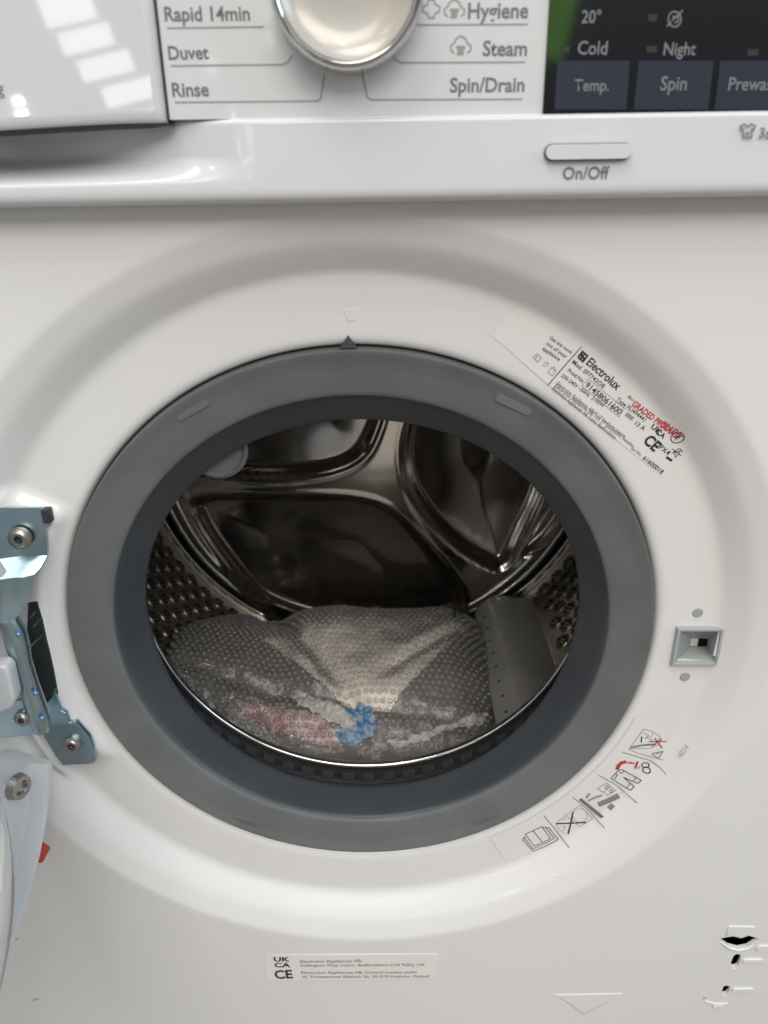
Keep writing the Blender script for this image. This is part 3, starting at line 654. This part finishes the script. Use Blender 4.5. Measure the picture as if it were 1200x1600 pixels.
tx = text_px('label_print', '140214', (1058, 1174), (1071, 1156), LY, 'print_mid', pl, 1.0, .0)
conform(pl, .00006)
for c_ in pl.children: conform(c_, .00018)
# address label
AY = PY-.0004
al = obj('address_label', prism('address_label', pxpoly([(417, 1492), (684, 1491), (686, 1529), (416, 1533)], AY), AY, AY+.0006, 0), 'sticker_warm', wm, 'pale address label with tiny print')
for body, a, b in (('Electrolux Appliances AB,', (469, 1504), (566, 1503)), ('Addington Way, Luton, Bedfordshire LU4 9QQ, UK', (469, 1510), (664, 1509)), ('Electrolux Appliances AB, Central contact point', (471, 1521.5), (652, 1520.5)), ('Al. Powstancow Slaskich 26, 30-570 Krakow, Poland', (472, 1528), (670, 1527))):
    text_px('label_print', body, a, b, AY, 'print_grey', al, .92, .006)
for body, a, b, hk in (('UK', (428, 1502), (453, 1502), .80), ('CA', (429, 1511), (454, 1511), .80), ('CE', (430, 1529), (458, 1528), 1.15)):
    text_px('approval_mark', body, a, b, AY, PD, al, hk, .03)

# ------------------------------------------------------------------ hinge
def screw(par, px, py, y, r, tilt=0):
    p = at(px, py, y); v, f = lathe([(0, -.0012), (.0, -.0022), (r*.28, -.0022), (r*.34, -.0008), (r*.38, -.0030), (r*.62, -.0032), (r*.74, -.0024), (r, -.0018), (r, .0005)][2:], 30, p[0], p[2])
    v = [(a, y+b, c) for a, b, c in v]; o = obj('screw', pydata('screw', v, f, True, 30), 'screw', par)
    v, f = lathe([(0.00001, y-.0012), (r*.32, y-.0012)], 12, p[0], p[2]); 
    return o
# upper bracket: plate that bellies out towards the hinge barrel
def upper_bracket():
    rows = [(797, 61), (802, 65), (815, 66), (840, 69), (858, 71), (872, 70), (884, 66), (890, 60), (900, 58.5), (912, 58), (922, 56.5), (932, 52), (942, 45), (950, 37), (957, 28), (963, 18), (968, 8), (972, 0), (975, -10)]
    v = []; f = []; n = 22
    for py, xr in rows:
        for k in range(n+1):
            px = xr-(xr+60)*k/n
            bel = float(sm(872, 892, py))*float(sm(72, 40, px)*.4+.6) * (1.0) + .35*float(sm(40, -10, px))*float(sm(830, 870, py))
            y = -.0092-.0120*min(bel, 1.15)-.006*float(sm(905, 975, py))
            p = at(px, py, -.012); v.append((p[0], y, p[2]))
    m = n+1
    for i in range(len(rows)-1):
        for k in range(n): f.append((i*m+k, i*m+k+1, (i+1)*m+k+1, (i+1)*m+k))
    bm = bmesh.new(); vv = [bm.verts.new(p) for p in v]
    for q in f: bm.faces.new([vv[i] for i in q])
    bmesh.ops.recalc_face_normals(bm, faces=bm.faces)
    bmesh.ops.solidify(bm, geom=bm.faces[:], thickness=.0018)
    return frombm('hinge_bracket', bm, True, 40)
hb = obj('door_hinge', upper_bracket(), 'zinc', wm, 'bluish zinc-plated door hinge')
screw(hb, 32, 840, -.0110, .0062)
obj('bracket_clip', box('bracket_clip', *[f_ for f_ in (at(64, 800, -.01)[0], at(76, 800, -.01)[0])], -.0105, -.005, at(70, 818, -.01)[2], at(70, 797, -.01)[2], .0004), 'print_dark', hb)
obj('bracket_lug', prism('bracket_lug', pxpoly([(64, 810), (73, 808), (78, 822), (67, 824)], -.0095), -.0102, -.007, .0005), 'zinc', hb)
# dark slot behind the barrel with ribs
sl = obj('hinge_slot', prism('hinge_slot', pxpoly([(44, 942), (58, 940), (66, 970), (72, 1000), (84, 1050), (90, 1080), (92, 1106), (84, 1120), (66, 1112), (40, 1040)], -.0068), -.0072, .004, .0006), mat('slot_dark', (.022, .028, .028), .45), wm)
for (a, b) in (((48, 965), (56, 955)), ((52, 980), (64, 966)), ((46, 1012), (68, 990)), ((74, 1105), (88, 1075)), ((66, 1118), (88, 1084))):
    A = at(*a, -.0076); B = at(*b, -.0076); obj('slot_rib', ribbon_mesh('slot_rib', [[(A[0], A[2]), (B[0], B[2])]], .0011, -.0076), 'zinc', sl)
# lower fixing plate
lp = prism('hinge_plate', pxpoly([(66, 1105), (86, 1082), (96, 1108), (104, 1112), (110, 1128), (120, 1126), (141, 1150), (147, 1165), (152, 1185), (146, 1192), (99, 1194), (88, 1180), (70, 1150)], -.0085), -.0098, -.0060, .0007)
lpo = obj('hinge_plate', lp, 'zinc', hb); screw(hb, 114, 1162, -.0100, .0056)
for q in ([(92, 1138), (98, 1131), (99, 1134), (94, 1141)], [(106, 1140), (112, 1133), (115, 1137), (109, 1143)], [(94, 1153), (100, 1147), (101, 1150), (96, 1155)]):
    obj('plate_slot', prism('plate_slot', pxpoly(q, -.0100), -.0101, -.0095, 0), 'print_grey', hb)
# hinge barrel / arm running down in front of the slot
def tube(path, rads, n=16):
    v = []; f = []; path = [np.array(p, float) for p in path]
    for i, p in enumerate(path):
        d = path[min(i+1, len(path)-1)]-path[max(i-1, 0)]; d /= np.linalg.norm(d); a = np.cross(d, (0, 1, 0)); a /= np.linalg.norm(a); b = np.cross(d, a)
        for k in range(n): t = 2*math.pi*k/n; v.append(p+rads[i]*(a*math.cos(t)+b*math.sin(t)))
    for i in range(len(path)-1):
        for k in range(n): f.append((i*n+k, i*n+(k+1) % n, (i+1)*n+(k+1) % n, (i+1)*n+k))
    f.append(tuple(range(n))); f.append(tuple(range((len(path)-1)*n, len(path)*n))); me = pydata('tube', v, f, True, 40); fixn(me); finish(me, True, 40); return me
HYB = -.024
arm = [at(x, y, HYB) for x, y in ((14, 968), (22, 985), (28, 1010), (33, 1030), (45, 1070), (54, 1098), (62, 1122), (66, 1140))]
obj('hinge_barrel', tube(arm, [.0050, .0062, .0064, .0056, .0056, .0060, .0064, .0050]), 'zinc', hb)
lb = prism('barrel_bracket', pxpoly([(-60, 1085), (30, 1092), (52, 1098), (64, 1112), (72, 1126), (64, 1138), (50, 1146), (20, 1150), (-60, 1152)], -.026), -.0275, -.0245, .0010)
obj('barrel_bracket', lb, 'zinc', hb); screw(hb, 36, 1121, -.0278, .0046)
wb = prism('hinge_cover', pxpoly([(-60, 1030), (14, 1028), (22, 1036), (32, 1082), (26, 1096), (10, 1102), (-60, 1104)], -.033), -.0400, -.0300, .0030, True, 3)
obj('hinge_cover', wb, 'plastic', hb)
for (x, y, yy) in ((29, 991, -.030), (56, 1083, -.030), (66, 1122, -.030)):
    p = at(x, y, yy); bm = bmesh.new(); bmesh.ops.create_uvsphere(bm, u_segments=14, v_segments=8, radius=.0016); bmesh.ops.translate(bm, verts=bm.verts, vec=p); obj('blue_glint', frombm('blue_glint', bm), mat('glint_blue', (.16, .36, .62), .15, .6), hb)  # blue beads put in as painted highlights on the zinc

# ------------------------------------------------------------------ open door
HX, HY, DRR, PHI = -.1765, -.021, .205, R(110)
ed = np.array([math.cos(PHI), -math.sin(PHI), 0]); en = np.array([math.sin(PHI), math.cos(PHI), 0]); HP = np.array([HX, HY, 0.0]); DCN = HP+ed*DRR
def dpt(r, a, h):     # door coordinates: radius, angle, height along the inner normal
    return DCN+ed*(r*math.cos(a))+np.array([0, 0, 1.])*(r*math.sin(a))+en*h
def dlathe(prof, n=160, gap=0.0, sag=0.0):
    v = []; f = []; k = len(prof); cut = gap > 0
    for i in range(n+(1 if cut else 0)):
        a = 2*math.pi*i/n if not cut else math.pi+gap+(2*math.pi-2*gap)*i/n
        for (r, h) in prof: v.append(dpt(r, a, h*(1-sag*math.sin(a)*min(1, r/.11)) if h > 0 else h))
    for i in range(n):
        for j in range(k-1): f.append((i*k+j, i*k+j+1, ((i+1) % (n+1 if cut else n))*k+j+1, ((i+1) % (n+1 if cut else n))*k+j))
    if cut: f += [tuple(range(k-1)), tuple(range(n*k, n*k+k-1))]
    me = pydata('door', v, f, True, 35); fixn(me); finish(me, True, 35); return me
door = obj('door', dlathe([(.205, -.034), (.2065, -.030), (.2065, -.004), (.2055, .0), (.2035, .0008), (.2010, .0004), (.2000, -.003), (.1985, -.008), (.1965, -.0082), (.180, -.0030), (.165, -.0015), (.1560, -.0015), (.1545, .001), (.1525, .0015), (.1515, -.004), (.1505, -.034), (.205, -.034)], 200, .31), 'plastic', wm, 'white plastic door swung open')
gprof = [(.1512, -.016), (.1490, -.006), (.1430, .006), (.1375, .020), (.1325, .034), (.1240, .045), (.1090, .051), (.085, .0545), (.04, .056), (.0001, .0562)]
inner = [(r-.0045 if r > .01 else r, h-.0045) for r, h in gprof][::-1]
obj('door_glass', dlathe(gprof+inner, sag=.45), 'glass', door)
# screw boss, slot, wedge pad and red catch on the door ring
def dbox(name, a, r, h0, h1, lr, la, m, bev=.001, rot=0):
    bm = bmesh.new(); c, s_ = math.cos(rot), math.sin(rot); pts = [(-lr, -la), (lr, -la), (lr, la), (-lr, la)]
    er = ed*math.cos(a)+np.array([0, 0, 1.])*math.sin(a); et = -ed*math.sin(a)+np.array([0, 0, 1.])*math.cos(a)
    lo, hi = [], []
    for x, y in pts:
        x, y = c*x-s_*y, s_*x+c*y; p = DCN+er*(r+x)+et*y; lo.append(bm.verts.new(p+en*h0)); hi.append(bm.verts.new(p+en*h1))
    bm.faces.new(lo); bm.faces.new(hi)
    for i in range(4): bm.faces.new((lo[i], lo[(i+1) % 4], hi[(i+1) % 4], hi[i]))
    bmesh.ops.recalc_face_normals(bm, faces=bm.faces); bmesh.ops.bevel(bm, geom=bm.edges[:], offset=bev, segments=2, affect='EDGES')
    return obj(name, frombm(name, bm), m, door)
def door_px(px, py, h=0.0):     # pixel to door polar coordinates (on the inner face)
    d = rayd(px, py); n0 = DCN+en*h; t = ((n0-CAM)@en)/(d@en); p = CAM+d*t-DCN-en*h; return math.hypot(p@ed, p[2]), math.atan2(p[2], p@ed)
r_, a_ = door_px(25, 1228, -.002)
v = []; prof = [(.0001, .0024), (.0036, .0024), (.0042, .0042), (.0066, .0044), (.0074, .0)]
cc0 = dpt(r_, a_, -.002); v = []; f = []
for i in range(28):
    t = 2*math.pi*i/28; er = ed*math.cos(t)+np.array([0, 0, 1.])*math.sin(t)
    for (q, h) in prof: v.append(cc0+er*q+en*h)
for i in range(28):
    for j in range(4): f.append((i*5+j, i*5+j+1, ((i+1) % 28)*5+j+1, ((i+1) % 28)*5+j))
obj('door_screw', pydata('door_screw', v, f), 'screw', door)
r_, a_ = door_px(60, 1332, -.012); dbox('red_catch', a_, r_+.001, -.016, -.009, .0045, .0050, 'red', .0008, .5)

# ------------------------------------------------------------------ bubble wrap package in the drum
pk = bpy.data.objects.new('bubble_wrap_package', None); COL.objects.link(pk); pk.location = (-.03, .21, -.232); pk.empty_display_size = .03
pk['label'] = 'crumpled bubble wrap package with blue tape lying in the steel drum'; pk['category'] = 'package'
PINV['bubble_wrap_package'] = Matrix.Translation((-.03, .21, -.232)).inverted()
def N3(x, y, z): return noise.noise(Vector((x, y, z)))
XL, XR, YF, YBK = -.180, .118, .112, .308
def top_z(x, y):
    xl = XL+.030*float(sm(.20, .31, y))+.055*float(sm(.17, .11, y)); xr = XR-.012*float(sm(.2, .12, y))
    u = 2*(x-xl)/(xr-xl)-1; vv = 2*(y-YF)/(YBK-YF)-1
    uu = np.clip(abs(u), 0, 1); v2 = np.clip(abs(vv), 0, 1)
    pr = (1-uu**3.2)**.55*(1-v2**3.0)**.5
    fl = -math.sqrt(max(.2315**2-x*x, 1e-4))
    h = .098*(.68+.32*float(sm(-1, .6, vv)))
    h *= 1.0-.40*float(sm(.045, .15, abs(x-.02)+.0)) * (1 if x > .02 else .55)
    h *= 1-.22*float(sm(-.075, -.105, x))*float(sm(.21, .27, y))-.10*math.exp(-((x+.085)/.016)**2)
    z = fl+.002+h*pr
    z += pr*(.005*N3(x*16, y*16, 1)+.0016*N3(x*50, y*50, 4))
    # folds: left flap shoulder and right-hand crease
    s1 = (x+.065)*.80-(.22-y)*.60; z += pr*(-.005*math.exp(-(s1/.007)**2)+.003*math.exp(-((s1+.016)/.010)**2))
    s2 = (y-.195)-(x-.03)*.75; z += pr*(-.004*math.exp(-(s2/.006)**2)+.002*math.exp(-((s2-.012)/.010)**2))*float(sm(0, .04, x))
    s3 = (y-.150)+(x-.02)*.12; z += pr*(-.007*math.exp(-(s3/.006)**2))
    fr = 1.5*float(sm(.185, .13, y))*(1-.6*float(sm(-.11, -.05, x)*sm(.05, .0, x)))+.5*float(sm(-.08, -.14, x))+.04; z += pr*fr*(.0060*(abs(N3(x*38+3, y*38, 9))-.25)+.0040*(abs(N3(x*95, y*95+5, 2))-.2))
    return z, pr, u, vv
nx, ny = 150, 110; v = []; f = []
gx = np.linspace(XL, XR, nx); gy = np.linspace(YF, YBK, ny); Z = np.zeros((nx, ny)); PRr = np.zeros((nx, ny))
for i, x in enumerate(gx):
    for j, y in enumerate(gy): Z[i, j], PRr[i, j], _, _ = top_z(x, y)
for i in range(nx):
    for j in range(ny): v.append((gx[i], gy[j], Z[i, j]))
for i in range(nx-1):
    for j in range(ny-1):
        if max(PRr[i, j], PRr[i+1, j], PRr[i, j+1], PRr[i+1, j+1]) > .03: f.append((i*ny+j, (i+1)*ny+j, (i+1)*ny+j+1, i*ny+j+1))
def face_up(me):
    if sum(p_.normal.z for p_ in me.polygons) < 0: me.flip_normals()
    return me
me = pydata('wrap_film', v, f, True, 80); fixn(me); finish(me, True, 80); face_up(me); obj('wrap_film', me, 'film', pk)
def under(name, keep, drop, m, lab=None):
    idx = {}; vv = []; ff = []
    for i in range(0, nx-1):
        for j in range(0, ny-1):
            x, y = gx[i], gy[j]
            if PRr[i, j] > .05 and keep(x, y):
                q = []
                for (a, b) in ((i, j), (i+1, j), (i+1, j+1), (i, j+1)):
                    if (a, b) not in idx: idx[(a, b)] = len(vv); vv.append((gx[a], gy[b], Z[a, b]-drop))
                    q.append(idx[(a, b)])
                ff.append(tuple(q))
    me = pydata(name, vv, ff, True, 80); return obj(name, me, m, pk, lab)
def inpoly(px):
    poly = [tuple(np.array(at_z(a, b))) for a, b in px]
    def fn(x, y):
        c = False; n = len(poly)
        for i in range(n):
            x1, z1 = poly[i]; x2, z2 = poly[i-1]
            if (z1 > y) != (z2 > y) and x < (x2-x1)*(y-z1)/(z2-z1)+x1: c = not c
        return c
    return fn
def at_z(px, py):               # where the pixel's ray meets the package top
    d = rayd(px, py); t = .3
    for _ in range(400):
        p = CAM+d*t
        if XL < p[0] < XR and YF < p[1] < YBK and p[2] < top_z(p[0], p[1])[0]: return p[0], p[1]
        if p[2] < -.236: break
        t += .0015
    p = CAM+d*t; return p[0], p[1]
FOAM = [(-.118, .232), (-.104, .262), (-.06, .288), (0, .300), (.065, .298), (.09, .280), (.101, .250), (.075, .218), (.045, .184), (.014, .150), (-.02, .152), (-.052, .172), (-.085, .203)]
foam = lambda x, y: inside((x, y), FOAM)
under('packing_core', lambda x, y: True, .0070, 'darkstuff')
under('foam_sheet', foam, .0018, 'foam', 'pale foam sheet under the bubble wrap')
under('leaflet', inpoly([(365, 1098), (430, 1105), (500, 1120), (530, 1160), (500, 1168), (440, 1150), (390, 1128)]), .0008, 'leaflet', 'reddish printed leaflet inside the wrap')
def over(name, px, m, lift=.0022, lab=None):
    fn = inpoly(px); vv = []; ff = []; idx = {}
    xs_ = [at_z(a, b)[0] for a, b in px]; ys_ = [at_z(a, b)[1] for a, b in px]
    X = np.linspace(min(xs_)-.003, max(xs_)+.003, 36); Y = np.linspace(min(ys_)-.003, max(ys_)+.003, 36)
    for i in range(35):
        for j in range(35):
            if fn((X[i]+X[i+1])/2, (Y[j]+Y[j+1])/2):
                q = []
                for (a, b) in ((i, j), (i+1, j), (i+1, j+1), (i, j+1)):
                    if (a, b) not in idx:
                        idx[(a, b)] = len(vv); x, y = X[a], Y[b]; vv.append((x, y, top_z(x, y)[0]+lift+.0035*N3(x*160, y*160, 3)+.002*N3(x*330, y*330, 8)))
                    q.append(idx[(a, b)])
                ff.append(tuple(q))
    return obj(name, pydata(name, vv, ff, True, 60), m, pk, lab)
over('blue_tape', [(535, 1112), (560, 1104), (580, 1110), (588, 1135), (580, 1160), (555, 1172), (530, 1168), (528, 1150), (556, 1140)], 'tape_blue', .0030, 'blue adhesive tape')
over('white_tape', [(470, 1085), (500, 1098), (535, 1112), (557, 1128), (558, 1142), (540, 1146), (505, 1128), (470, 1108), (452, 1094)], 'tape_clear', .0032, 'white crumpled tape')
over('film_edge', [(600, 1165), (640, 1158), (680, 1140), (740, 1118), (762, 1118), (758, 1135), (700, 1145), (660, 1165), (620, 1174)], 'tape_clear', .0016, 'glossy film edge')
over('navy_tape', [(703, 935), (722, 935), (727, 962), (708, 966)], 'navy', .0010, 'small navy tape patch')
# bubbles
bv, bf = [], []; pitch = .0058; j = 0; y = YF+.004
while y < YBK-.002:
    x = XL+.004+(pitch/2 if j % 2 else 0)
    while x < XR-.002:
        x_keep, y_keep = x, y; x += rng.uniform(-.0005, .0005); y += rng.uniform(-.0005, .0005)
        z, pr, _, _ = top_z(x, y)
        if pr > .10:
            e = .001; zx = (top_z(x+e, y)[0]-z)/e; zy = (top_z(x, y+e)[0]-z)/e
            n = np.array([-zx, -zy, 1.]); n /= np.linalg.norm(n); u = np.cross((0, 1., 0), n); u /= np.linalg.norm(u); w = np.cross(n, u); c = np.array([x, y, z])
            if n[2] > .52:
                k = len(bv); q = rng.uniform(.75, 1.08); rb = .0023
                for (rr2, h) in ((1.0, -.0001), (.86, .0009*q), (.48, .0016*q)):
                    for i in range(8): t = math.pi*i/4; bv.append(c+rb*rr2*(u*math.cos(t)+w*math.sin(t))+n*h)
                bv.append(c+n*.0018*q)
                for r2 in range(2):
                    for i in range(8): bf.append((k+r2*8+i, k+r2*8+(i+1) % 8, k+(r2+1)*8+(i+1) % 8, k+(r2+1)*8+i))
                for i in range(8): bf.append((k+16+i, k+16+(i+1) % 8, k+24))
        x, y = x_keep, y_keep
        x += pitch
    y += pitch*.87; j += 1
o = obj('bubbles', face_up(pydata('bubbles', bv, bf, True, 80)), 'bubble', pk); o['kind'] = 'stuff'
